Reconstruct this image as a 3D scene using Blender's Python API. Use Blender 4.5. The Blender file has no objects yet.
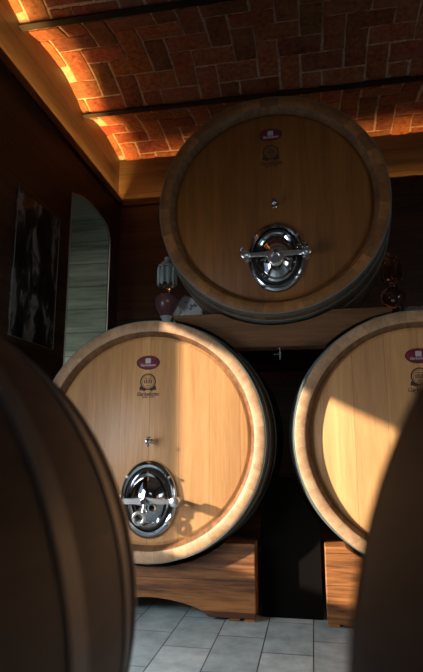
import bpy, bmesh, math, random
from mathutils import Vector, Matrix
random.seed(7)
C = bpy.context.scene.collection
PI = math.pi
H = 0.93                      # camera height over the floor

# ------------------------------------------------------------------ helpers
def obj(name, bm, mat, parent=None, loc=(0, 0, 0), smooth=True, bevel=0, angle=35, rot=None):
    me = bpy.data.meshes.new(name)
    bmesh.ops.recalc_face_normals(bm, faces=bm.faces)
    bm.to_mesh(me); bm.free()
    if smooth:
        for p in me.polygons: p.use_smooth = True
        me.set_sharp_from_angle(angle=math.radians(angle))
    o = bpy.data.objects.new(name, me); C.objects.link(o)
    if mat: me.materials.append(mat)
    o.location = loc
    if rot: o.rotation_euler = rot
    if parent: o.parent = parent
    if bevel:
        b = o.modifiers.new('bevel', 'BEVEL'); b.width = bevel; b.segments = 2; b.limit_method = 'ANGLE'
        b.angle_limit = math.radians(40)
    return o

def tag(o, label, cat, group=None, kind=None):
    if label: o['label'] = label
    if cat: o['category'] = cat
    if group: o['group'] = group
    if kind: o['kind'] = kind
    return o

def thing(name, label, cat, loc=(0, 0, 0), rotz=0, group=None):
    o = bpy.data.objects.new(name, None); C.objects.link(o)
    o.empty_display_size = .1
    o.location = loc; o.rotation_euler = (0, 0, rotz)
    return tag(o, label, cat, group)

def struct(name, bm, mat, **k):
    o = obj(name, bm, mat, **k); o['kind'] = 'structure'; return o

def box(bm, x0, x1, y0, y1, z0, z1):
    v = [bm.verts.new((x, y, z)) for x in (x0, x1) for y in (y0, y1) for z in (z0, z1)]
    for f in ((0, 1, 3, 2), (4, 6, 7, 5), (0, 4, 5, 1), (2, 3, 7, 6), (0, 2, 6, 4), (1, 5, 7, 3)):
        bm.faces.new([v[i] for i in f])
    return v

def lathe(bm, prof, n=128, axis='Y', closed=False, sx=1, sz=1, c=(0, 0, 0)):
    """prof: list of (radius, along axis)"""
    rings = []
    for r, a in prof:
        if r < 1e-6:
            p = (0, a, 0) if axis == 'Y' else ((0, 0, a) if axis == 'Z' else (a, 0, 0))
            rings.append([bm.verts.new((p[0] + c[0], p[1] + c[1], p[2] + c[2]))])
        else:
            ring = []
            for i in range(n):
                t = 2 * PI * i / n
                u, w = r * math.cos(t) * sx, r * math.sin(t) * sz
                p = (u, a, w) if axis == 'Y' else ((u, w, a) if axis == 'Z' else (a, u, w))
                ring.append(bm.verts.new((p[0] + c[0], p[1] + c[1], p[2] + c[2])))
            rings.append(ring)
    m = len(rings)
    for k in range(m if closed else m - 1):
        A, B = rings[k], rings[(k + 1) % m]
        for i in range(n):
            j = (i + 1) % n
            if len(A) == 1 and len(B) == 1: continue
            if len(A) == 1: bm.faces.new((A[0], B[j], B[i]))
            elif len(B) == 1: bm.faces.new((A[i], A[j], B[0]))
            else: bm.faces.new((A[i], A[j], B[j], B[i]))

def tube(bm, pts, r, n=12, caps=True):
    pts = [Vector(p) for p in pts]
    rr = r if isinstance(r, (list, tuple)) else [r] * len(pts)
    rings = []; up = None
    for k, p in enumerate(pts):
        d = (pts[min(k + 1, len(pts) - 1)] - pts[max(k - 1, 0)]).normalized()
        if up is None:
            up = Vector((0, 0, 1)) if abs(d.z) < .9 else Vector((1, 0, 0))
        a = d.cross(up).normalized(); b = a.cross(d).normalized(); up = b
        rings.append([bm.verts.new(p + rr[k] * (math.cos(2 * PI * i / n) * a + math.sin(2 * PI * i / n) * b)) for i in range(n)])
    for A, B in zip(rings, rings[1:]):
        for i in range(n):
            j = (i + 1) % n; bm.faces.new((A[i], A[j], B[j], B[i]))
    if caps:
        bm.faces.new(rings[0]); bm.faces.new(rings[-1][::-1])

def torus(bm, c, R, r, n=40, m=10, sx=1, sz=1):
    """ring lying in the XZ plane"""
    rings = []
    for i in range(n):
        t = 2 * PI * i / n
        rings.append([bm.verts.new((c[0] + (R + r * math.cos(2 * PI * k / m)) * math.cos(t) * sx,
                                    c[1] + r * math.sin(2 * PI * k / m),
                                    c[2] + (R + r * math.cos(2 * PI * k / m)) * math.sin(t) * sz)) for k in range(m)])
    for i in range(n):
        A, B = rings[i], rings[(i + 1) % n]
        for k in range(m):
            l = (k + 1) % m; bm.faces.new((A[k], A[l], B[l], B[k]))

def prism(bm, poly, y0, y1):
    """polygon in the XZ plane extruded along Y"""
    a = [bm.verts.new((x, y0, z)) for x, z in poly]; b = [bm.verts.new((x, y1, z)) for x, z in poly]
    bm.faces.new(a); bm.faces.new(b[::-1]); n = len(a)
    for i in range(n):
        j = (i + 1) % n; bm.faces.new((a[i], b[i], b[j], a[j]))

def prism_x(bm, poly, x0, x1):
    """polygon in the YZ plane extruded along X"""
    a = [bm.verts.new((x0, y, z)) for y, z in poly]; b = [bm.verts.new((x1, y, z)) for y, z in poly]
    bm.faces.new(a); bm.faces.new(b[::-1]); n = len(a)
    for i in range(n):
        j = (i + 1) % n; bm.faces.new((a[i], b[i], b[j], a[j]))

def cyl(bm, c, r, y0, y1, n=24):
    lathe(bm, [(0, y0), (r, y0), (r, y1), (0, y1)], n=n, c=(c[0], 0, c[1]))

# ------------------------------------------------------------------ materials
class NT:
    def __init__(s, name):
        s.m = bpy.data.materials.new(name); s.m.use_nodes = True
        s.t = s.m.node_tree; s.p = s.t.nodes['Principled BSDF']
    def n(s, typ, **k):
        nd = s.t.nodes.new(typ)
        for a, v in k.items():
            if a in nd.inputs: nd.inputs[a].default_value = v
            else: setattr(nd, a, v)
        return nd
    def l(s, a, b): s.t.links.new(a, b)
    def math(s, op, a, b=None, c=None):
        nd = s.t.nodes.new('ShaderNodeMath'); nd.operation = op
        for i, v in enumerate((a, b, c)):
            if v is None: continue
            if isinstance(v, (int, float)): nd.inputs[i].default_value = v
            else: s.l(v, nd.inputs[i])
        return nd.outputs[0]
    def mix(s, f, a, b, blend='MIX'):
        nd = s.t.nodes.new('ShaderNodeMix'); nd.data_type = 'RGBA'; nd.blend_type = blend
        for i, v in ((0, f), (6, a), (7, b)):
            if isinstance(v, (int, float)): nd.inputs[i].default_value = v
            elif isinstance(v, tuple): nd.inputs[i].default_value = (*v, 1)
            else: s.l(v, nd.inputs[i])
        return nd.outputs[2]
    def ramp(s, f, stops):
        nd = s.t.nodes.new('ShaderNodeValToRGB'); e = nd.color_ramp.elements
        while len(e) < len(stops): e.new(.5)
        for el, (p, c) in zip(e, stops):
            el.position = p; el.color = (*c, 1) if len(c) == 3 else c
        s.l(f, nd.inputs[0]); return nd.outputs[0]
    def bump(s, h, strength=.3, dist=.005):
        b = s.t.nodes.new('ShaderNodeBump'); b.inputs['Strength'].default_value = strength; b.inputs['Distance'].default_value = dist
        s.l(h, b.inputs['Height']); s.l(b.outputs[0], s.p.inputs['Normal'])

def simple(name, col, rough=.5, metal=0, **k):
    t = NT(name); t.p.inputs['Base Color'].default_value = (*col, 1)
    t.p.inputs['Roughness'].default_value = rough; t.p.inputs['Metallic'].default_value = metal
    for a, v in k.items(): t.p.inputs[a.replace('_', ' ')].default_value = v
    return t.m

def wood(name, dark, light, grain='Z', board=None, board_axis='X', rough=.5, seam=.5, knots=False, var=.25, fine=1.0, seam_w=.004, coat=0.0, lo=.34, hi=.62):
    """grain runs along `grain`; boards of width `board` are stacked along board_axis"""
    t = NT(name)
    tc = t.n('ShaderNodeTexCoord'); oi = t.n('ShaderNodeObjectInfo')
    sep = t.n('ShaderNodeSeparateXYZ'); t.l(tc.outputs['Object'], sep.inputs[0])
    off = t.math('MULTIPLY', oi.outputs['Random'], 37.0)
    ax = {'X': 0, 'Y': 1, 'Z': 2}
    comp = [sep.outputs[i] for i in range(3)]
    bid = None
    if board:
        q = t.math('DIVIDE', t.math('ADD', comp[ax[board_axis]], 10.03), board)
        fl = t.math('FLOOR', q); fr = t.math('FRACT', q)
        wn = t.n('ShaderNodeTexWhiteNoise', noise_dimensions='1D'); t.l(t.math('ADD', fl, off), wn.inputs['W'])
        bid = wn.outputs['Value']
    cmb = t.n('ShaderNodeCombineXYZ')
    for i in range(3):
        s = {'X': 1, 'Y': 1, 'Z': 1}
        v = t.math('MULTIPLY', comp[i], .07 if 'XYZ'[i] == grain else 1.0)
        if bid is not None: v = t.math('ADD', v, t.math('MULTIPLY', bid, 13.0 + i))
        v = t.math('ADD', v, off); t.l(v, cmb.inputs[i])
    n1 = t.n('ShaderNodeTexNoise', Scale=11 * fine, Detail=6, Roughness=.6, Distortion=.6); t.l(cmb.outputs[0], n1.inputs['Vector'])
    n2 = t.n('ShaderNodeTexNoise', Scale=90 * fine, Detail=3, Roughness=.6); t.l(cmb.outputs[0], n2.inputs['Vector'])
    g = t.math('ADD', t.math('MULTIPLY', n1.outputs[0], .7), t.math('MULTIPLY', n2.outputs[0], .3))
    col = t.ramp(g, [(lo, dark), (hi, light)])
    if knots:
        n3 = t.n('ShaderNodeTexVoronoi', Scale=3.2, feature='F1'); 
        mp = t.n('ShaderNodeMapping'); mp.inputs['Scale'].default_value = tuple(.45 if a == grain else 1.4 for a in 'XYZ')
        t.l(tc.outputs['Object'], mp.inputs[0]); t.l(mp.outputs[0], n3.inputs['Vector'])
        kf = t.ramp(n3.outputs['Distance'], [(.05, (1, 1, 1)), (.16, (0, 0, 0))])
        col = t.mix(t.math('MULTIPLY', kf, .75), col, tuple(c * .25 for c in dark))
    if bid is not None:
        b = t.math('ADD', t.math('MULTIPLY', bid, 2 * var), 1 - var)
        cb = t.n('ShaderNodeCombineXYZ')
        for i in range(3): t.l(b, cb.inputs[i])
        col = t.mix(1.0, col, cb.outputs[0], 'MULTIPLY')
        e = t.math('MINIMUM', fr, t.math('SUBTRACT', 1.0, fr))
        sm = t.math('LESS_THAN', e, seam_w / board)
        col = t.mix(t.math('MULTIPLY', sm, seam), col, tuple(c * .15 for c in dark))
    t.l(col, t.p.inputs['Base Color'])
    t.p.inputs['Roughness'].default_value = rough
    t.p.inputs['Coat Weight'].default_value = coat; t.p.inputs['Coat Roughness'].default_value = .25
    t.bump(g, .25, .004)
    return t.m

def radial_wood(name, dark, light, staves=40, var=.3, rough=.55, along='Y'):
    """wood whose staves run round the local Y axis (barrel sides and chimes)"""
    t = NT(name)
    tc = t.n('ShaderNodeTexCoord'); oi = t.n('ShaderNodeObjectInfo')
    sep = t.n('ShaderNodeSeparateXYZ'); t.l(tc.outputs['Object'], sep.inputs[0])
    off = t.math('MULTIPLY', oi.outputs['Random'], 51.0)
    a = t.math('ARCTAN2', sep.outputs[2], sep.outputs[0])
    q = t.math('ADD', t.math('MULTIPLY', a, staves / (2 * PI)), .5)
    fl = t.math('FLOOR', q); fr = t.math('FRACT', q)
    wn = t.n('ShaderNodeTexWhiteNoise', noise_dimensions='1D'); t.l(t.math('ADD', fl, off), wn.inputs['W'])
    cmb = t.n('ShaderNodeCombineXYZ')
    t.l(t.math('ADD', t.math('MULTIPLY', sep.outputs[0], 1.0), t.math('MULTIPLY', wn.outputs[0], 9.0)), cmb.inputs[0])
    t.l(t.math('MULTIPLY', sep.outputs[1], .08), cmb.inputs[1]); t.l(sep.outputs[2], cmb.inputs[2])
    n1 = t.n('ShaderNodeTexNoise', Scale=26, Detail=5, Roughness=.6); t.l(cmb.outputs[0], n1.inputs['Vector'])
    col = t.ramp(n1.outputs[0], [(.33, dark), (.66, light)])
    b = t.math('ADD', t.math('MULTIPLY', wn.outputs[0], 2 * var), 1 - var)
    cb = t.n('ShaderNodeCombineXYZ')
    for i in range(3): t.l(b, cb.inputs[i])
    col = t.mix(1.0, col, cb.outputs[0], 'MULTIPLY')
    e = t.math('MINIMUM', fr, t.math('SUBTRACT', 1.0, fr))
    col = t.mix(t.math('MULTIPLY', t.math('LESS_THAN', e, .012), .35), col, tuple(c * .2 for c in dark))
    t.l(col, t.p.inputs['Base Color']); t.p.inputs['Roughness'].default_value = rough
    t.bump(n1.outputs[0], .2, .003)
    return t.m

M = {}
M['oak'] = wood('pale_oak_head', (.45, .215, .080), (.66, .355, .145), 'Z', .17, 'X', .42, seam=.35, var=.14, seam_w=.0015)
M['oak_shade'] = wood('shaded_oak_head', (.165, .060, .011), (.275, .105, .022), 'Z', .17, 'X', .42, seam=.3, var=.10, seam_w=.0015)  # same oak, with the top barrel's dimmer light put into the colour
M['chime'] = radial_wood('oak_chime', (.34, .185, .090), (.50, .305, .170), 36, .10)
M['chime_shade'] = radial_wood('shaded_chime', (.17, .066, .017), (.27, .115, .032), 36, .32)  # chime darkened the same way, shade painted into the wood tone
M['bevel'] = radial_wood('toasted_bevel', (.10, .045, .018), (.21, .105, .045), 36, .15)
M['satin'] = simple('satin_steel', (.72, .73, .74), .28, 1)
M['stave'] = radial_wood('walnut_stave', (.07, .034, .015), (.21, .105, .044), 40, .3, .5)
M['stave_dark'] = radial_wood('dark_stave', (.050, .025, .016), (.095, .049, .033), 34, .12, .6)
M['cradle'] = wood('cradle_pine', (.085, .026, .007), (.38, .145, .038), 'X', .155, 'Z', .5, lo=.40, hi=.60, seam=.7, knots=True, var=.12, seam_w=.0015)
M['beam'] = wood('beam_pine', (.07, .028, .008), (.23, .10, .032), 'X', None, 'Z', .55, knots=True)
M['clad_back'] = wood('dark_cladding_back', (.030, .013, .007), (.085, .036, .017), 'X', .19, 'Z', .45, seam=.8, var=.3)
M['clad_left'] = wood('dark_cladding_left', (.030, .013, .007), (.085, .038, .018), 'Y', .19, 'Z', .45, seam=.8, var=.3)
M['fascia_b'] = wood('fascia_pine_back', (.058, .038, .018), (.145, .092, .044), 'X', .23, 'Z', .5, seam=.6, var=.12)
M['fascia_l'] = wood('fascia_pine_left', (.062, .042, .021), (.155, .10, .050), 'Y', .23, 'Z', .5, seam=.6, var=.12)
M['grey_wood'] = wood('grey_green_boards', (.13, .15, .12), (.52, .56, .46), 'X', .235, 'Z', .35, seam=.75, var=.18, fine=.55)
M['hoop'] = simple('galvanised_steel', (.17, .215, .205), .42, .45)
M['hoop_dark'] = simple('dull_steel', (.15, .145, .14), .45, .45)
M['chrome'] = simple('stainless_steel', (.46, .49, .52), .16, 1)
M['chrome_dark'] = simple('polished_steel_cover', (.50, .52, .55), .07, 1)
M['gasket'] = simple('black_gasket', (.012, .012, .013), .5)
M['brass'] = simple('brass', (.55, .33, .12), .3, 1)
M['maroon'] = simple('maroon_enamel', (.15, .004, .022), .6)
M['silver_ink'] = simple('pale_ink', (.55, .50, .52), .6)
M['dark_ink'] = simple('burnt_ink', (.040, .022, .018), .7)
M['led'] = simple('led', (1, .6, .2), .5, 0, Emission_Color=(1, .50, .14, 1), Emission_Strength=6.0)
M['steel_beam'] = simple('black_steel', (.020, .017, .015), .55, .5)
M['plaster'] = simple('grey_plaster', (.30, .27, .24), .8)

def brick_mat():
    t = NT('old_brick')
    at = t.n('ShaderNodeVertexColor', layer_name='tone')
    tc = t.n('ShaderNodeTexCoord')
    n = t.n('ShaderNodeTexNoise', Scale=28, Detail=6, Roughness=.65); t.l(tc.outputs['Object'], n.inputs['Vector'])
    n2 = t.n('ShaderNodeTexNoise', Scale=5, Detail=3); t.l(tc.outputs['Object'], n2.inputs['Vector'])
    c = t.ramp(n.outputs[0], [(.3, (.15, .042, .018)), (.55, (.42, .135, .05)), (.8, (.58, .25, .11))])
    c = t.mix(1.0, c, at.outputs['Color'], 'MULTIPLY')
    c = t.mix(t.ramp(n2.outputs[0], [(.45, (0, 0, 0)), (.75, (.5, .5, .5))]), c, (.36, .17, .10))
    t.l(c, t.p.inputs['Base Color']); t.p.inputs['Roughness'].default_value = .85
    t.bump(n.outputs[0], .7, .012)
    return t.m
M['brick'] = brick_mat()
def mortar_mat():
    t = NT('mortar'); tc = t.n('ShaderNodeTexCoord')
    n = t.n('ShaderNodeTexNoise', Scale=40, Detail=4); t.l(tc.outputs['Object'], n.inputs['Vector'])
    t.l(t.ramp(n.outputs[0], [(.3, (.40, .28, .19)), (.7, (.70, .54, .38))]), t.p.inputs['Base Color'])
    t.p.inputs['Roughness'].default_value = .95; t.bump(n.outputs[0], .6, .01)
    return t.m
M['mortar'] = mortar_mat()
def tile_mat():
    t = NT('grey_floor_tiles'); tc = t.n('ShaderNodeTexCoord'); mp = t.n('ShaderNodeMapping')
    mp.inputs['Rotation'].default_value = (0, 0, PI / 2); mp.inputs['Location'].default_value = (.10, .031, 0)
    t.l(tc.outputs['Object'], mp.inputs[0])
    b = t.n('ShaderNodeTexBrick', Scale=1, offset=.42, offset_frequency=2, squash=1.0)
    b.inputs['Brick Width'].default_value = .42; b.inputs['Row Height'].default_value = .227
    b.inputs['Mortar Size'].default_value = .0028; b.inputs['Mortar Smooth'].default_value = .2
    b.inputs['Color1'].default_value = (.35, .44, .47, 1); b.inputs['Color2'].default_value = (.48, .56, .58, 1)
    b.inputs['Mortar'].default_value = (.028, .033, .036, 1)
    t.l(mp.outputs[0], b.inputs['Vector'])
    n = t.n('ShaderNodeTexNoise', Scale=9, Detail=6, Roughness=.65); t.l(tc.outputs['Object'], n.inputs['Vector'])
    c = t.mix(.75, b.outputs['Color'], t.ramp(n.outputs[0], [(.3, (.55, .57, .58)), (.7, (1.25, 1.22, 1.15))]), 'MULTIPLY')
    t.l(c, t.p.inputs['Base Color']); t.p.inputs['Roughness'].default_value = .55
    t.bump(t.math('SUBTRACT', n.outputs[0], t.math('MULTIPLY', b.outputs['Fac'], 1.5)), .3, .004)
    return t.m
M['tiles'] = tile_mat()
def print_mat():
    t = NT('dark_photo_print'); tc = t.n('ShaderNodeTexCoord'); mp = t.n('ShaderNodeMapping')
    mp.inputs['Scale'].default_value = (1, 3.2, 1.5); mp.inputs['Location'].default_value = (0, 3.1, 1.7)
    t.l(tc.outputs['Object'], mp.inputs[0])
    n = t.n('ShaderNodeTexNoise', Scale=2.2, Detail=7, Roughness=.62, Distortion=.5); t.l(mp.outputs[0], n.inputs['Vector'])
    t.l(t.ramp(n.outputs[0], [(.44, (.004, .004, .005)), (.53, (.035, .034, .035)), (.60, (.26, .25, .24)), (.70, (.10, .096, .096))]), t.p.inputs['Base Color'])
    t.p.inputs['Roughness'].default_value = .35
    t.p.inputs['Coat Weight'].default_value = .8; t.p.inputs['Coat Roughness'].default_value = .04
    return t.m
M['print'] = print_mat()
def speckle_mat(name, c0, c1):
    t = NT(name); tc = t.n('ShaderNodeTexCoord')
    n = t.n('ShaderNodeTexNoise', Scale=38, Detail=3); t.l(tc.outputs['Object'], n.inputs['Vector'])
    t.l(t.ramp(n.outputs[0], [(.36, c1), (.46, c0)]), t.p.inputs['Base Color']); t.p.inputs['Roughness'].default_value = .7
    return t.m
M['speckle'] = speckle_mat('white_flecked_card', (.88, .92, .96), (.12, .17, .25))
M['pink_card'] = speckle_mat('dusky_pink_card', (.30, .20, .18), (.10, .06, .06))
def glass(name, col, rough=.03, ior=1.45):
    return simple(name, col, rough, 0, Transmission_Weight=1.0, IOR=ior)
M['glass'] = simple('clear_glass', (.85, .98, .97), .10, 0, Transmission_Weight=.45, IOR=1.5)
M['glass_purple'] = simple('purple_glass', (.20, .095, .105), .18, 0, Transmission_Weight=.35, IOR=1.45)
M['glass_amber'] = glass('amber_glass', (.75, .50, .35))

# ------------------------------------------------------------------ room
WX, BY = -1.95, 5.19                     # faces of the wood cladding, left and back
FX, FYB = -1.995, 5.235                    # faces of the recessed fascia boards
PT = H + 2.52                            # top of the cladding
SP = H + 2.95                            # springing of the brick vaults
RX, RY = 3.3, -2.6                       # right and rear walls

bm = bmesh.new(); box(bm, -2.3, RX + .1, RY - .1, 5.6, -.1, 0)
struct('floor', bm, M['tiles'], smooth=False)
# left cladding with an unseen opening beside the camera, shaped to cut the sun patches
bm = bmesh.new()
arch_top = [(4.20, H + 2.11), (4.38, H + 2.135), (4.55, H + 2.135), (4.72, H + 2.11), (4.83, H + 2.08), (4.88, H + 2.03)]
hole = [(.75, H - .26), (2.35, H - .26), (2.35, H + .97), (2.20, H + .885), (1.92, H + .745), (1.72, H + .655), (.75, H + .40)]
xo, xi = WX - .01, WX
outer = [(RY, 0), (2.35, 0), (5.3, 0), (5.3, PT), (2.35, PT), (RY, PT)]
def quad_yz(x, pts):
    bm.faces.new([bm.verts.new((x, y, z)) for y, z in pts])
for x in (xo, xi):
    quad_yz(x, [(2.35, 0), (4.02, 0), (4.02, PT), (2.35, PT)])
    quad_yz(x, [(4.91, 0), (5.3, 0), (5.3, PT), (4.91, PT)])
    quad_yz(x, [(4.02, PT), (4.02, H + 2.06)] + arch_top + [(4.91, H + 1.97), (4.91, PT)])
    quad_yz(x, [(RY, 0), (.75, 0), (.75, PT), (RY, PT)])
    quad_yz(x, [(.75, 0), (2.35, 0), (2.35, H - .26), (.75, H - .26)])
    quad_yz(x, [hole[2], (2.35, PT), (.75, PT), hole[6], hole[5], hole[4], hole[3]])
for a, b in zip(hole, hole[1:] + hole[:1]):
    bm.faces.new([bm.verts.new(p) for p in ((xo, *a), (xi, *a), (xi, *b), (xo, *b))])
jamb = [(4.02, 0), (4.02, H + 2.06)] + arch_top + [(4.91, H + 1.97), (4.91, 0)]
for a, b in [((RY, PT), (5.3, PT))] + list(zip(jamb, jamb[1:])):
    bm.faces.new([bm.verts.new(p) for p in ((xo, *a), (xi, *a), (xi, *b), (xo, *b))])
bmesh.ops.remove_doubles(bm, verts=bm.verts, dist=1e-5)
struct('wall_left', bm, M['clad_left'], smooth=False)
bm = bmesh.new(); box(bm, -1.955, RX, BY, BY + .01, 0, PT)
struct('wall_back', bm, M['clad_back'], smooth=False)
bm = bmesh.new(); box(bm, RX, RX + .1, RY, 5.4, 0, SP + .3)
struct('wall_right', bm, M['plaster'], smooth=False)
# rear wall with a window opening
bm = bmesh.new()
for r in ((-2.3, -.9, 0, SP + .3), (.5, RX + .1, 0, SP + .3), (-.9, .5, 0, 1.2), (-.9, .5, 2.4, SP + .3)):
    box(bm, r[0], r[1], RY - .1, RY, r[2], r[3])
struct('wall_rear', bm, M['plaster'], smooth=False)
bm = bmesh.new()
for x0, x1, z0, z1 in ((-.9, .5, 1.2, 1.26), (-.9, .5, 2.34, 2.4), (-.9, -.84, 1.26, 2.34), (.44, .5, 1.26, 2.34), (-.23, -.17, 1.26, 2.34)):
    box(bm, x0, x1, RY - .08, RY - .02, z0, z1)
struct('window_1', bm, M['clad_back'], smooth=False)

# recessed fascia boards above the cladding (they run up into the vaults)
bm = bmesh.new(); box(bm, FX - .05, FX, RY, FYB + .05, PT - .12, SP + .14)
struct('trim_1', bm, M['fascia_l'], smooth=False)
bm = bmesh.new(); box(bm, FX, RX, FYB, FYB + .05, PT - .12, SP + .14)
struct('trim_2', bm, M['fascia_b'], smooth=False)
# trough bottoms behind the cladding and small cap mouldings in front
bm = bmesh.new(); box(bm, WX, WX + .022, RY, BY, PT - .075, PT)
struct('trim_3', bm, M['clad_left'], smooth=False)
bm = bmesh.new(); box(bm, WX + .022, RX, BY - .022, BY, PT - .075, PT)
struct('trim_4', bm, M['clad_back'], smooth=False)
# led strips in the troughs
bm = bmesh.new(); box(bm, FX + .006, WX - .014, 1.0, BY, PT - .07, PT - .06)
tag(obj('led_strip', bm, M['led'], smooth=False), 'amber light strip glowing in the gap above the left wall cladding', 'light strip')
bm = bmesh.new(); box(bm, WX + .03, RX - .1, BY + .014, FYB - .006, PT - .07, PT - .06)
tag(obj('led_strip', bm, M['led'], smooth=False), 'amber light strip glowing in the gap above the back wall cladding', 'light strip')
# shelf that closes the trough and carries the strips
bm = bmesh.new(); box(bm, FX, WX - .01, RY, FYB, PT - .085, PT - .071); box(bm, WX - .01, RX, BY + .01, FYB, PT - .085, PT - .071)
struct('trim_6', bm, M['clad_back'], smooth=False)

# brick vaults, herringbone
STEP, Y0 = 1.12, 4.27
def zv(y):
    u = ((y - Y0) / STEP) % 1.0
    return SP + .125 * (1 - (2 * u - 1) ** 2)
bm = bmesh.new()
ny = 160
for k in range(ny):
    ya, yb = RY + (5.45 - RY) * k / ny, RY + (5.45 - RY) * (k + 1) / ny
    v = [bm.verts.new(p) for p in ((-2.15, ya, zv(ya) + .012), (RX + .1, ya, zv(ya) + .012), (RX + .1, yb, zv(yb) + .012), (-2.15, yb, zv(yb) + .012))]
    bm.faces.new(v)
bmesh.ops.remove_doubles(bm, verts=bm.verts, dist=1e-4)
struct('ceiling', bm, M['mortar'])
bm = bmesh.new(); lay = bm.loops.layers.color.new('tone')
cell = .175
def brick(x0, x1, y0, y1):
    g = .0095
    x0 += g + random.uniform(-.005, .005); x1 -= g + random.uniform(-.005, .005)
    y0 += g + random.uniform(-.003, .003); y1 -= g + random.uniform(-.003, .003)
    dz = random.uniform(-.004, .003); tilt = random.uniform(-.004, .004)
    nx, nyy = 4, 4
    lo = [[None] * (nyy + 1) for _ in range(nx + 1)]
    for i in range(nx + 1):
        for j in range(nyy + 1):
            x = x0 + (x1 - x0) * i / nx; y = y0 + (y1 - y0) * j / nyy
            edge = (i in (0, nx)) or (j in (0, nyy))
            z = zv(y) + dz + tilt * (i / nx - .5) + (.004 if edge else -.001) + random.uniform(-.0015, .0015)
            jx = random.uniform(-.0045, .0045); jy = random.uniform(-.0045, .0045)
            lo[i][j] = bm.verts.new((x + jx, y + jy, z))
    fs = []
    for i in range(nx):
        for j in range(nyy):
            fs.append(bm.faces.new((lo[i][j], lo[i][j + 1], lo[i + 1][j + 1], lo[i + 1][j])))
    rim = [lo[i][0] for i in range(nx + 1)] + [lo[nx][j] for j in range(1, nyy + 1)] + [lo[i][nyy] for i in range(nx - 1, -1, -1)] + [lo[0][j] for j in range(nyy - 1, 0, -1)]
    up = [bm.verts.new((v.co.x, v.co.y, zv(v.co.y) + .03)) for v in rim]
    for i in range(len(rim)):
        j = (i + 1) % len(rim); fs.append(bm.faces.new((rim[i], rim[j], up[j], up[i])))
    t = random.uniform(.72, 1.12); c = (t * random.uniform(.92, 1.08), t * random.uniform(.85, 1.1), t * random.uniform(.85, 1.1), 1)
    for f in fs:
        for lp in f.loops: lp[lay] = c
ax_, ay_ = -2.1, 1.85
for a in range(int(5.4 / cell)):
    for b in range(int((5.42 - ay_) / cell)):
        c4 = (a - b) % 4; x = ax_ + a * cell; y = ay_ + b * cell
        if c4 == 0: brick(x, x + 2 * cell, y, y + cell)
        elif c4 == 3: brick(x, x + cell, y, y + 2 * cell)
me_b = struct('ceiling_bricks', bm, M['brick'], angle=50)
# steel joists between the vaults
lab = {0: 'dark steel joist crossing the brick ceiling above the front of the barrels',
       1: 'dark steel joist crossing the brick ceiling close to the back wall'}
for k, yb in enumerate((Y0 - STEP, Y0)):
    bm = bmesh.new()
    box(bm, FX, RX, yb - .030, yb + .030, SP - .016, SP - .004)
    box(bm, FX, RX, yb - .006, yb + .006, SP - .004, SP + .10)
    tag(obj('steel_joist', bm, M['steel_beam'], smooth=False, bevel=.002), lab[k], 'joist', 'steel joists of the ceiling')
for yb in (Y0 - 2 * STEP, Y0 - 3 * STEP):
    bm = bmesh.new(); box(bm, FX, RX, yb - .038, yb + .038, SP - .016, SP - .004)
    struct('trim_5', bm, M['steel_beam'], smooth=False)

# ------------------------------------------------------------------ arched board panel and dark picture on the left wall
# arched opening into an alcove whose far side is lined with grey boards
bm = bmesh.new(); box(bm, -3.0, WX - .01, 4.915, 4.96, 0, H + 2.3)
struct('wall_alcove_far', bm, M['grey_wood'], smooth=False)
bm = bmesh.new()
box(bm, -3.0, -2.95, 3.9, 4.915, 0, H + 2.3); box(bm, -3.0, WX - .045, 3.9, 3.95, 0, H + 2.3); box(bm, -3.0, WX - .045, 3.9, 4.96, H + 2.3, H + 2.35); box(bm, -3.0, -2.3, 3.9, 4.96, -.05, 0)
struct('wall_alcove_near', bm, M['plaster'], smooth=False)
bm = bmesh.new(); tube(bm, [(WX + .004, y, z) for y, z in jamb], .0065, 8)
struct('trim_7', bm, simple('pale_edge', (.42, .40, .34), .3, .6))
# alcove boards are lit by unseen lamps, picture is a glossy slab on standoffs
t = thing('wall_picture', 'tall dark black-and-white print behind a glossy clear sheet on the left wall', 'picture', (WX, 3.49, H + .67))
bm = bmesh.new(); box(bm, .003, .014, -.31, .31, 0, 1.04)
obj('print', bm, M['print'], t, smooth=False)
bm = bmesh.new(); pts = [(.016, -.312, 0), (.016, .312, 0), (.016, .312, 1.042), (.016, -.312, 1.042), (.016, -.312, 0)]
tube(bm, pts, .0028, 6)
obj('sheet_edge', bm, simple('sheet_edge', (.30, .29, .28), .3, .3), t)
for y in (-.28, .28):
    for z in (.03, 1.01):
        bm = bmesh.new(); lathe(bm, [(0, 0), (.007, 0), (.007, .022), (0, .022)], 12, 'X', c=(0, y, z))
        obj('standoff', bm, M['chrome'], t)

# ------------------------------------------------------------------ barrels
def text_mesh(name, body, size, mat, parent, loc, shear=.0, extr=.0006, xs=1.0):
    cu = bpy.data.curves.new(name, 'FONT'); cu.body = body; cu.size = size; cu.align_x = 'CENTER'; cu.align_y = 'CENTER'
    cu.extrude = extr; cu.shear = shear; cu.offset = size * .012
    tmp = bpy.data.objects.new('tmp', cu); C.objects.link(tmp)
    me = bpy.data.meshes.new_from_object(tmp.evaluated_get(bpy.context.evaluated_depsgraph_get()))
    C.objects.unlink(tmp); bpy.data.objects.remove(tmp); bpy.data.curves.remove(cu)
    me.name = name; me.materials.clear(); me.materials.append(mat)
    me.transform(Matrix.Rotation(PI / 2, 4, 'X') @ Matrix.Scale(xs, 4, (1, 0, 0)))
    o = bpy.data.objects.new(name, me); C.objects.link(o); o.location = loc; o.parent = parent
    return o

def rad(y, L, Re, Rb):
    u = 2 * y / L
    return Re + (Rb - Re) * (1 - u * u)

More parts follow.
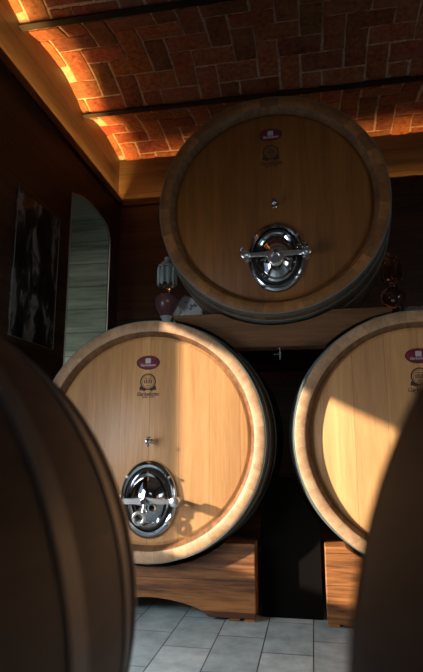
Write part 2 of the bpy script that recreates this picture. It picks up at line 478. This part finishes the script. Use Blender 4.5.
def emblems(t, hy, zc, x, sunk=0):
    """maroon oval and round stamp on the head; zc centre height of the oval, hy face of the head"""
    bm = bmesh.new(); lathe(bm, [(0, -.004), (.94, -.004), (1, -.002), (1, 0)], 48, sx=.064, sz=.037)
    e = obj('maroon_emblem', bm, M['maroon'], t, (x, hy, zc))
    bm = bmesh.new(); torus(bm, (0, -.004, 0), 1, .03, 48, 6, .066, .039)
    for v in bm.verts: v.co.y = -.0035 + (v.co.y + .004) * .05
    obj('emblem_rim', bm, M['dark_ink'], e)
    # little barrel-stack emblem: pale upright block with dark slots
    bm = bmesh.new()
    for i in range(4):
        w = .0135 - abs(i - 1.5) * .001
        box(bm, -.0145 + i * .0075, -.0145 + i * .0075 + .0062, -.0062, -.0042, -.004, .012 + w)
    box(bm, -.017, .017, -.0058, -.0042, .003, .0058); box(bm, -.017, .017, -.0058, -.0042, .014, .0166)
    obj('emblem_tower', bm, M['silver_ink'], e, smooth=False)
    text_mesh('emblem_lettering', 'Garbellotto', .0195, M['silver_ink'], e, (0, -.0052, -.0145), .25, xs=.98)
    # round burnt stamp with ribbon tails
    z2 = zc - .108
    bm = bmesh.new(); torus(bm, (0, 0, 0), .043, .0035, 48, 6)
    torus(bm, (0, 0, 0), .034, .0012, 40, 6)
    for sgn in (-1, 1):
        prism(bm, [(sgn * .014, -.036), (sgn * .047, -.024), (sgn * .049, -.050), (sgn * .041, -.046), (sgn * .016, -.055)][::sgn], -.0015, 0)
    prism(bm, [(-.016, -.047), (.016, -.047), (.016, -.040), (-.016, -.040)], -.0015, 0)
    for v in bm.verts: v.co.y = max(-.0018, min(0, v.co.y))
    s = obj('round_stamp', bm, M['dark_ink'], t, (x, hy, z2), smooth=False)
    bm = bmesh.new()
    for i, xx in enumerate((-.022, -.012, -.002, .008, .018)):
        box(bm, xx, xx + .005, -.0016, 0, -.010, .010 + .004 * (i % 2))
    box(bm, -.02, .02, -.0016, 0, .018, .021); box(bm, -.012, .012, -.0016, 0, -.024, -.021)
    obj('stamp_figure', bm, M['dark_ink'], s, smooth=False)
    text_mesh('stamp_lettering', 'Garbellotto', .030, M['dark_ink'], s, (0, -.001, -.070), .3, xs=.92)
    text_mesh('stamp_small_lettering', 'DAL 1775', .013, M['dark_ink'], s, (.004, -.001, -.088), xs=1.3)

def manhole(t, hy, x, z, variant):
    """oval stainless door; hy is the head face, negative y points to the viewer"""
    sx, sz = .155, .196
    bm = bmesh.new()
    lathe(bm, [(1.04, 0), (1.04, -.010), (1.0, -.020), (.93, -.026), (.86, -.020), (.83, -.010), (.83, 0)], 72, sx=sx, sz=sz)
    d = obj('manhole_door', bm, M['chrome'], t, (x, hy, z))
    bm = bmesh.new(); torus(bm, (0, -.016, 0), .79, .035, 72, 8, sx, sz)
    for v in bm.verts: v.co.y = -.012 + (v.co.y + .016) * .25
    obj('gasket', bm, M['gasket'], d)
    bm = bmesh.new()
    lathe(bm, [(.76, -.004), (.75, -.022), (.70, -.030), (.66, -.024), (.62, -.020), (.55, -.030), (.42, -.048), (.25, -.060), (.10, -.065), (0, -.066)], 72, sx=sx, sz=sz)
    obj('cover_plate', bm, M['chrome_dark'], d)
    # clamp screws round the frame
    for a in (38, 142, 218, 322):
        bm = bmesh.new(); cx, cz = .97 * sx * math.cos(math.radians(a)), .97 * sz * math.sin(math.radians(a))
        lathe(bm, [(0, -.036), (.006, -.036), (.008, -.033), (.008, -.018), (0, -.018)], 6, c=(cx, 0, cz))
        obj('frame_bolt', bm, M['satin'], d, smooth=False)
    bz = -.004
    # crossbar, tapering from its middle
    bm = bmesh.new()
    poly = [(-.168, -.011), (-.06, -.014), (-.02, -.024), (.02, -.024), (.06, -.014), (.168, -.011), (.168, .011), (.06, .013), (.02, .020), (-.02, .020), (-.06, .013), (-.168, .011)]
    prism(bm, [(p[0], p[1] + bz) for p in poly], -.086, -.068)
    obj('crossbar', bm, M['satin'], d, bevel=.003)
    for sgn in (-1, 1):
        bm = bmesh.new()
        lathe(bm, [(0, -.108), (.017, -.108), (.025, -.103), (.027, -.094), (.027, -.070), (.010, -.066), (.010, -.004), (.020, -.002), (.020, 0), (0, 0)], 24, c=(sgn * .166, 0, bz))
        b = obj('clamp_bolt', bm, M['satin'], d)
    # screw through the middle
    bm = bmesh.new()
    lathe(bm, [(0, -.118), (.011, -.118), (.013, -.112), (.013, -.09), (.020, -.088), (.020, -.064), (.030, -.060), (.030, -.05), (0, -.05)], 28, c=(0, 0, bz))
    obj('centre_screw', bm, M['chrome'], d)
    if variant == 'ring':
        bm = bmesh.new()
        torus(bm, (-.022, -.104, -.088), .029, .0095, 32, 10)
        tube(bm, [(.004, -.104, .0), (.004, -.106, -.03), (-.002, -.105, -.055), (-.008, -.104, -.062)], .006, 8)
        obj('ring_handle', bm, M['satin'], d)
        bm = bmesh.new(); tube(bm, [(-.172, -.098, -.012), (-.10, -.102, -.014), (.004, -.105, -.012)], .0055, 8)
        obj('tommy_bar', bm, M['satin'], d)
        bm = bmesh.new(); lathe(bm, [(0, -.095), (.014, -.094), (.020, -.085), (.017, -.06), (0, -.055)], 20, c=(.045, 0, -.035))
        obj('relief_valve', bm, M['chrome_dark'], d)
    else:
        bm = bmesh.new(); torus(bm, (.0, -.098, -.038), .032, .013, 36, 12)
        lathe(bm, [(0, -.10), (.016, -.10), (.018, -.095), (.018, -.05), (0, -.05)], 20, c=(0, 0, -.038))
        obj('ring_handle', bm, M['satin'], d)
        bm = bmesh.new()
        tube(bm, [(-.172, -.096, bz), (-.185, -.100, bz + .006), (-.190, -.104, bz + .024), (-.182, -.106, bz + .036)], .0065, 8)
        obj('hooked_latch', bm, M['chrome'], d)
        bm = bmesh.new()
        torus(bm, (.158, -.108, bz + .030), .014, .005, 24, 8); torus(bm, (.130, -.108, bz + .026), .011, .0045, 24, 8)
        obj('scroll_latch', bm, M['chrome'], d)

def tap(t, hy, x, z):
    bm = bmesh.new()
    lathe(bm, [(.014, 0), (.014, -.006), (.009, -.010), (.009, -.040), (.015, -.044), (.015, -.060), (.008, -.066), (.008, -.078), (0, -.080)], 20)
    s = obj('sampling_tap', bm, M['chrome'], t, (x, hy, z))
    bm = bmesh.new(); tube(bm, [(0, -.052, 0), (0, -.053, .022)], .004, 8); tube(bm, [(-.012, -.053, .022), (.012, -.053, .022)], .0045, 8)
    obj('tap_lever', bm, M['chrome'], s)
    bm = bmesh.new(); tube(bm, [(0, -.052, -.008), (0, -.053, -.030)], [.006, .0045], 8)
    obj('tap_spout', bm, M['chrome'], s)

def barrel(label, cx, cy, cz, L, Re, Rb, mats, hoops, rotz=0, detail=None, head_depth=.045, group=None, chime=.058):
    """cz: height of the axis. hoops: (offset from the near end, width)"""
    t = thing('wine_barrel', label, 'barrel', (cx, cy, cz - Rb), rotz, group)
    o3 = (0, 0, Rb)
    Y1, Y2 = -L / 2, L / 2
    bm = bmesh.new(); N = 24
    prof = [(Re - .004, Y1 + .004)] + [(rad(Y1 + L * k / N, L, Re, Rb), Y1 + L * k / N) for k in range(1, N)] + [(Re - .004, Y2 - .004)]
    inner = [(Re - .03, Y2 - .004), (Re - .03, Y1 + .004)]
    lathe(bm, prof + inner, 160, closed=True)
    obj('stave_body', bm, mats['stave'], t, o3)
    for s in (-1, 1):
        e = s * L / 2
        bm = bmesh.new()
        lathe(bm, [(Re - .002, e - s * .012), (Re - .001, e - s * .003), (Re - .006, e), (Re - chime + .006, e), (Re - chime, e - s * .004), (Re - chime + .002, e - s * .07), (Re - .02, e - s * .07)], 160, closed=True)
        obj('chime', bm, mats['chime'], t, o3)
        bm = bmesh.new()
        lathe(bm, [(Re - chime + .002, e - s * .006), (Re - chime - .003, e - s * .012), (Re - chime - .022, e - s * head_depth), (Re - chime - .022, e - s * .07), (Re - chime + .002, e - s * .07)], 160, closed=True)
        obj('inner_bevel', bm, M['bevel'] if mats is not dark else mats['stave'], t, o3)
        hy = e - s * head_depth
        bm = bmesh.new(); rh = Re - chime - .016
        lathe(bm, [(0, hy - s * .0), (rh - .028, hy), (rh - .020, hy - s * .004), (rh, hy - s * .016), (rh, hy - s * .035), (0, hy - s * .035)], 128)
        obj('head', bm, mats['head'], t, o3)
    for off, w in hoops:
        for s in (-1, 1):
            ya = s * (L / 2 - off); yb = s * (L / 2 - off - w); th = .0035
            bm = bmesh.new(); K = 4
            out = [(rad(ya + (yb - ya) * k / K, L, Re, Rb) + th, ya + (yb - ya) * k / K) for k in range(K + 1)]
            inn = [(r - th - .003, y) for r, y in out[::-1]]
            lathe(bm, out + inn, 160, closed=True)
            h = obj('hoop', bm, mats['hoop'], t, o3)
            if off > .3: continue
            bm = bmesh.new()
            a0 = 1.9 + off
            for da in (-.014, .014):
                a = a0 + da; ym = (ya + yb) / 2; r = rad(ym, L, Re, Rb) + th
                tube(bm, [(r * math.cos(a), ym, r * math.sin(a)), ((r + .003) * math.cos(a), ym, (r + .003) * math.sin(a))], .005, 8)
            obj('rivet', bm, mats['hoop'], h)
    if detail:
        fy = -L / 2 + head_depth
        emblems(t, fy, Rb + detail['emblem'][1], detail['emblem'][0])
        if 'tap' in detail: tap(t, fy, detail['tap'][0], Rb + detail['tap'][1])
        if 'door' in detail: manhole(t, fy, detail['door'][0], Rb + detail['door'][1], detail['variant'])
    return t

dark = None
YF, L, Re, Rb = 2.90, 1.40, .65, .70
YM = YF + L / 2
XA, ZA = -.897, H + .008
XC, ZC = .553, H + .008
XB, ZB = -.190, H + 1.321
pale = dict(stave=M['stave'], chime=M['chime'], head=M['oak'], hoop=M['hoop'])
shaded = dict(stave=M['stave'], chime=M['chime_shade'], head=M['oak_shade'], hoop=M['hoop'])
HP = [(.004, .045), (.115, .045), (.30, .045)]
G = 'large oak wine barrels stacked at the back'
barrel('large pale oak wine barrel with a sunlit right half, lower left of the stack', XA, YM, ZA, L, Re, Rb, pale, HP,
       detail=dict(emblem=(-.012, .418), tap=(.012, -.022), door=(.008, -.328), variant='ring'), group=G)
barrel('large pale oak wine barrel on the right cradle, partly hidden by the dark foreground barrel', XC, YM, ZC, L, Re, Rb, pale, HP,
       detail=dict(emblem=(.0, .418), tap=(.012, -.022), door=(.02, -.326), variant='ring'), group=G)
barrel('large oak wine barrel with shade painted into its colour, on top of the stack under the brick ceiling', XB, YM - .02, ZB, L, Re, Rb, shaded, HP,
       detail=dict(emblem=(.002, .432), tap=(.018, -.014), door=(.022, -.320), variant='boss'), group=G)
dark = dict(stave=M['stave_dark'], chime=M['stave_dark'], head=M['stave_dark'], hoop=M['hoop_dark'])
GF = 'dark blurred barrels in the foreground'
FLR, FLB, FLL = .505, .575, 1.14
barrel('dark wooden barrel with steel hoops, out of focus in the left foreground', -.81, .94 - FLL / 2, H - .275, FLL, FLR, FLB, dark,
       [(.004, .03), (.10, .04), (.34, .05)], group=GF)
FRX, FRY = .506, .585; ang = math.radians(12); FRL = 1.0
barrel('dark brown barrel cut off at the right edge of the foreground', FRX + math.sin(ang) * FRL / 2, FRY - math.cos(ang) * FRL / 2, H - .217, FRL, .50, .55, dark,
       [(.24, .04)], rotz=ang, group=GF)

# ------------------------------------------------------------------ cradles
def arc_pts(cx, cz, r, xa, xb, n, up):
    out = []
    for k in range(n + 1):
        x = xa + (xb - xa) * k / n
        out.append((x, cz + (1 if up else -1) * math.sqrt(max(0, r * r - (x - cx) ** 2))))
    return out

def cradle(label, cx, yc, ax_z, rbar, w=.565, d=.10, top=.36, group=None, arch_w=.33, arch_h=.08):
    t = thing('barrel_cradle', label, 'cradle', (cx, yc, 0), 0, group)
    f = .016
    xr = math.sqrt(max(.0001, rbar ** 2 - (ax_z - top) ** 2))
    poly = [(-w, f), (-arch_w, f)] + [(-arch_w + 2 * arch_w * k / 16, f + arch_h * math.sin(PI * k / 16) ** .6) for k in range(1, 16)] + [(arch_w, f), (w, f), (w, top)]
    poly += [(x, z) for x, z in arc_pts(0, ax_z, rbar, min(xr, w - .01), -min(xr, w - .01), 24, False)] + [(-w, top)]
    bm = bmesh.new(); prism(bm, poly, -d, d)
    obj('saddle_board', bm, M['cradle'], t, smooth=False, bevel=.005)
    for s in (-1, 1):
        for k in range(2):
            x = s * (w - .035 - k * .075)
            bm = bmesh.new(); box(bm, x - .028, x + .028, -d + .01, d - .01, 0, f + .002)
            obj('foot', bm, M['cradle'], t, smooth=False, bevel=.003)
    return t
def rmax(y0, y1): return max(rad(y - YM, L, Re, Rb) for y in (y0, y1, min(max(YM, y0), y1))) + .004
GC = 'wooden cradles under the lower barrels'
for x, w1, lf, lr in ((XA, .575, 'knotty orange pine cradle with arched underside below the sunlit left barrel', 'rear pine cradle in shadow behind the left front cradle'),
                  (XC, .515, 'knotty orange pine cradle under the right barrel, cut off by the foreground barrel', 'rear pine cradle in shadow under the right barrel')):
    cradle(lf, x, 3.10, ZA, rmax(3.0, 3.2) - 0, w=w1, top=.385, group=GC)
    cradle(lr, x, 4.05, ZA, rmax(3.95, 4.15), w=w1 + .035, top=.44, group=GC)
for x, y, z, r, lb in ((-.81, .25, H - .275, .575, 'low cradle under the left foreground barrel'),
                       ):
    cradle(lb, x, y, z, r + .005, w=.36, top=.16, arch_w=.2, arch_h=.02, d=.06)
ry = FRY - math.cos(ang) * FRL / 2; rx = FRX + math.sin(ang) * FRL / 2
t = cradle('low cradle under the right foreground barrel', rx, ry, H - .217, .555, w=.36, top=.24, arch_w=.2, arch_h=.03, d=.06)
t.rotation_euler.z = ang

def bridge(label, y0, y1, cap):
    """notched beam that lies on the two lower barrels and carries the top one"""
    t = thing('support_beam', label, 'beam', (XB, (y0 + y1) / 2, H), 0, 'notched beams under the top barrel')
    ra = rmax(y0, y1) + .001; rb = ra - .002
    xl, xr = -.79, .45
    top, bot = .715, .512
    az, bz = ZA - H, ZB - H
    p = []
    xa = XA + math.sqrt(ra ** 2 - (bot - az) ** 2); xc = XC - math.sqrt(ra ** 2 - (bot - az) ** 2)
    p += arc_pts(XA, az, ra, xl, xa, 12, True)
    p += arc_pts(XC, az, ra, xc, xr, 12, True)
    hw = math.sqrt(rb ** 2 - (bz - top) ** 2)
    p += [(xr, top)] + arc_pts(XB, bz, rb, XB + hw, XB - hw, 20, False) + [(xl, top)]
    bm = bmesh.new(); d = (y1 - y0) / 2
    prism(bm, [(x - XB, z) for x, z in p], -d, d)
    obj('notched_board', bm, M['beam'], t, smooth=False, bevel=.004)
bridge('dark weathered notched beam wedged between the barrels under the top barrel', 3.03, 3.17, 0)
bridge('rear notched beam under the back end of the top barrel', 4.05, 4.20, 0)

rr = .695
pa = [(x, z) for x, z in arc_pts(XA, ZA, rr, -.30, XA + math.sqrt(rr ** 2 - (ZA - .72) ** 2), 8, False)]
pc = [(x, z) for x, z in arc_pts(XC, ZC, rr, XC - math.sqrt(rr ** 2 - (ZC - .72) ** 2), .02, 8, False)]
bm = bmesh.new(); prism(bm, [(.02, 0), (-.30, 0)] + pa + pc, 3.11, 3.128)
b_ = obj('gap_shade_board', bm, simple('gap_shade', (.004, .0035, .003), .9, 0, Specular_IOR_Level=.05), None, smooth=False, bevel=.003)  # added black sheet stands in for the deep shade between the cradles
tag(b_, 'added black board putting shade in the gap between the two front cradles', 'board')
# small steel cock under the beam
t = thing('steel_tap', 'small steel tap hanging from the underside of the notched beam', 'tap', (-.172, 3.10, H + .512))
bm = bmesh.new(); lathe(bm, [(0, 0), (.014, 0), (.014, -.006), (.007, -.008), (.007, -.020), (.011, -.024), (.011, -.042), (.006, -.048), (.006, -.066), (0, -.068)], 16, 'Z')
obj('tap_body', bm, M['chrome'], t)
bm = bmesh.new(); tube(bm, [(0, -.004, -.033), (-.036, -.012, -.036)], [.006, .0045], 8)
obj('tap_lever', bm, M['chrome'], t)

# ------------------------------------------------------------------ glass ornaments on the lower barrels
def topz(x, y, cx):
    r = rad(y - YM, L, Re, Rb); return ZA + math.sqrt(r * r - (x - cx) ** 2)
def ornament(label, x, y, cx, bulb, mg):
    z0 = topz(x, y, cx) - .001
    t = thing('glass_ornament', label, 'ornament', (x, y, z0), 0, 'crystal ornaments standing on the lower barrels')
    s = (H + 1.176 - z0) / .47
    def P(pr): return [(r, z * s) for r, z in pr]
    bm = bmesh.new(); lathe(bm, P([(0, 0), (.050, 0), (.050, .008), (.026, .016), (.022, .03), (.030, .055), (.040, .075), (.03, .08), (0, .08)]), 32, 'Z')
    obj('glass_foot', bm, mg, t)
    bm = bmesh.new(); lathe(bm, P([(0, .070), (.034, .072), (.052, .105), (.068, .135), (.076, .162), (.076, .185), (.064, .209), (.042, .225), (.022, .232), (0, .232)]), 36, 'Z')
    obj('bulb', bm, bulb, t)
    bm = bmesh.new(); lathe(bm, P([(0, .228), (.026, .228), (.030, .24), (.018, .25), (.020, .262), (.052, .272), (.064, .28), (.060, .290), (0, .292)]), 32, 'Z')
    obj('collar', bm, M['glass_amber'], t)
    bm = bmesh.new(); lathe(bm, P([(0, .288), (.030, .288), (.034, .33), (.036, .37), (.030, .402), (0, .402)]), 32, 'Z')
    obj('inner_cup', bm, mg, t)
    for k in range(9):
        a = 2 * PI * k / 9 + .2
        bm = bmesh.new(); cx_, cy_ = .056 * math.cos(a), .056 * math.sin(a)
        lathe(bm, P([(0, .272), (.010, .280), (.0115, .30), (.0115, .385), (.006, .398), (0, .400)]), 6, 'Z', c=(cx_, cy_, 0))
        obj('prism', bm, mg, t, smooth=False)
    bm = bmesh.new(); lathe(bm, P([(0, .398), (.062, .400), (.058, .412), (.046, .42), (.040, .432), (.020, .440), (0, .442)]), 32, 'Z')
    obj('cap', bm, mg, t)
    bm = bmesh.new(); lathe(bm, P([(0, .438), (.012, .440), (.021, .450), (.021, .462), (.012, .47), (0, .47)]), 24, 'Z')
    obj('finial', bm, mg, t)
ornament('clear crystal ornament with a purple glass bulb standing on the lower left barrel', XA - .008, 3.30, XA, M['glass_purple'], M['glass'])
ornament('dim crystal ornament with amber glints standing on the right barrel', XC - .03, 3.45, XC, M['glass_amber'], M['glass_amber'])

t = obj('flecked_card', (lambda b: (prism(b, [(-.11, 0), (.10, 0), (.075, .22), (-.04, .27), (-.11, .17)], -.006, .006), b)[1])(bmesh.new()), M['speckle'], None,
        (XA + .125, 3.40, topz(XA + .22, 3.40, XA) + .0), smooth=False)
tag(t, 'pale blue-flecked card behind the purple glass bulb on the left barrel', 'card')
bm = bmesh.new(); box(bm, -.13, .13, -.06, .06, 0, .245)
t = tag(obj('gift_box', bm, M['pink_card'], None, (XC + .20, 3.75, topz(XC + .33, 3.75, XC)), smooth=False, bevel=.004), 'dusky pink box in shadow beside the crystal ornament on the right barrel', 'box')

# ------------------------------------------------------------------ lights
def area(name, loc, direction, sx, sy, power, col, spread=None):
    l = bpy.data.lights.new(name, 'AREA'); l.shape = 'RECTANGLE'; l.size = sx; l.size_y = sy; l.energy = power; l.color = col
    if spread: l.spread = spread
    o = bpy.data.objects.new(name, l); C.objects.link(o); o.location = loc
    o.rotation_euler = Vector(direction).to_track_quat('-Z', 'Y').to_euler(); return o
sun = bpy.data.lights.new('sun', 'SUN'); sun.energy = 14.5; sun.angle = math.radians(1.3); sun.color = (1.0, .86, .68)
so = bpy.data.objects.new('sun', sun); C.objects.link(so)
so.rotation_euler = Vector((.9, .436, -.245)).to_track_quat('-Z', 'Y').to_euler()
# daylight coming in through the opening on the left and the rear window
area('daylight_left', (WX + .02, 1.25, H + .0), (1, .5, -.5), .6, 1.0, 17, (.92, .95, 1.0), math.radians(130))
area('daylight_rear', (-.2, RY - .15, 1.8), (0, 1, -.05), 1.25, 1.05, 5.5, (.70, .86, 1.0))
area('floor_fill', (WX + .02, 1.95, .62), (1, .22, -.45), .5, .5, 9, (.80, .91, 1.0), math.radians(110))  # extra fill lamp added below the opening to brighten the floor
area('alcove_light', (-2.55, 4.0, H + .35), (.15, 1, -.1), .5, .8, 4.5, (.88, 1.0, .90))
# led strips in the troughs
def trough(loc, sx, sy, p, rz, spread):
    l = bpy.data.lights.new('led_light', 'AREA'); l.shape = 'RECTANGLE'; l.size = sx; l.size_y = sy; l.energy = p; l.color = (1, .50, .15)
    l.spread = math.radians(spread); o = bpy.data.objects.new('led_light', l); C.objects.link(o); o.location = loc; o.rotation_euler = (PI, 0, rz)
trough(((FX + WX - .01) / 2, 3.3, PT - .058), .024, 3.7, 42, 0, 140)
trough((.6, (BY + .01 + FYB) / 2, PT - .058), 5.0, .024, 12, 0, 125)
area('right_fill', (RX - .1, .6, 1.0), (-1, .2, -.2), 1.2, 1.0, 13, (.82, .92, 1.0))  # added fill for the left foreground barrel, no window in this wall
sl = bpy.data.lights.new('wall_fill_spot', 'SPOT'); sl.energy = 90; sl.spot_size = math.radians(17); sl.spot_blend = .7; sl.shadow_soft_size = .12; sl.color = (.90, 1.0, .90)  # unseen spot added to brighten the arch, picture and left cladding
so = bpy.data.objects.new('wall_fill_spot', sl); C.objects.link(so); so.location = (1.5, -1.9, 1.5)
so.rotation_euler = (Vector((WX, 4.45, H + .95)) - so.location).to_track_quat('-Z', 'Y').to_euler()

w = bpy.data.worlds.new('world'); bpy.context.scene.world = w; w.use_nodes = True
w.node_tree.nodes['Background'].inputs[0].default_value = (.62, .78, 1, 1)
w.node_tree.nodes['Background'].inputs[1].default_value = .5

# ------------------------------------------------------------------ camera
cam = bpy.data.cameras.new('camera'); co = bpy.data.objects.new('camera', cam); C.objects.link(co)
F = 542.2
cam.sensor_fit = 'VERTICAL'; cam.sensor_height = 36; cam.lens = F / 672 * 36; cam.clip_start = .02
right = Vector((.98337746, .18157306, 0)); down = Vector((-.03385507, .18335493, -.98246364)); fwd = Vector((-.17838893, .9661326, .18645428))
m = Matrix((right, -down, -fwd)).transposed().to_4x4(); m.translation = (0, 0, H); co.matrix_world = m
cam.dof.use_dof = True; cam.dof.focus_distance = 2.95; cam.dof.aperture_fstop = 2.4
sc = bpy.context.scene; sc.camera = co
sc.view_settings.view_transform = 'Standard'; sc.view_settings.look = 'None'; sc.view_settings.exposure = 0
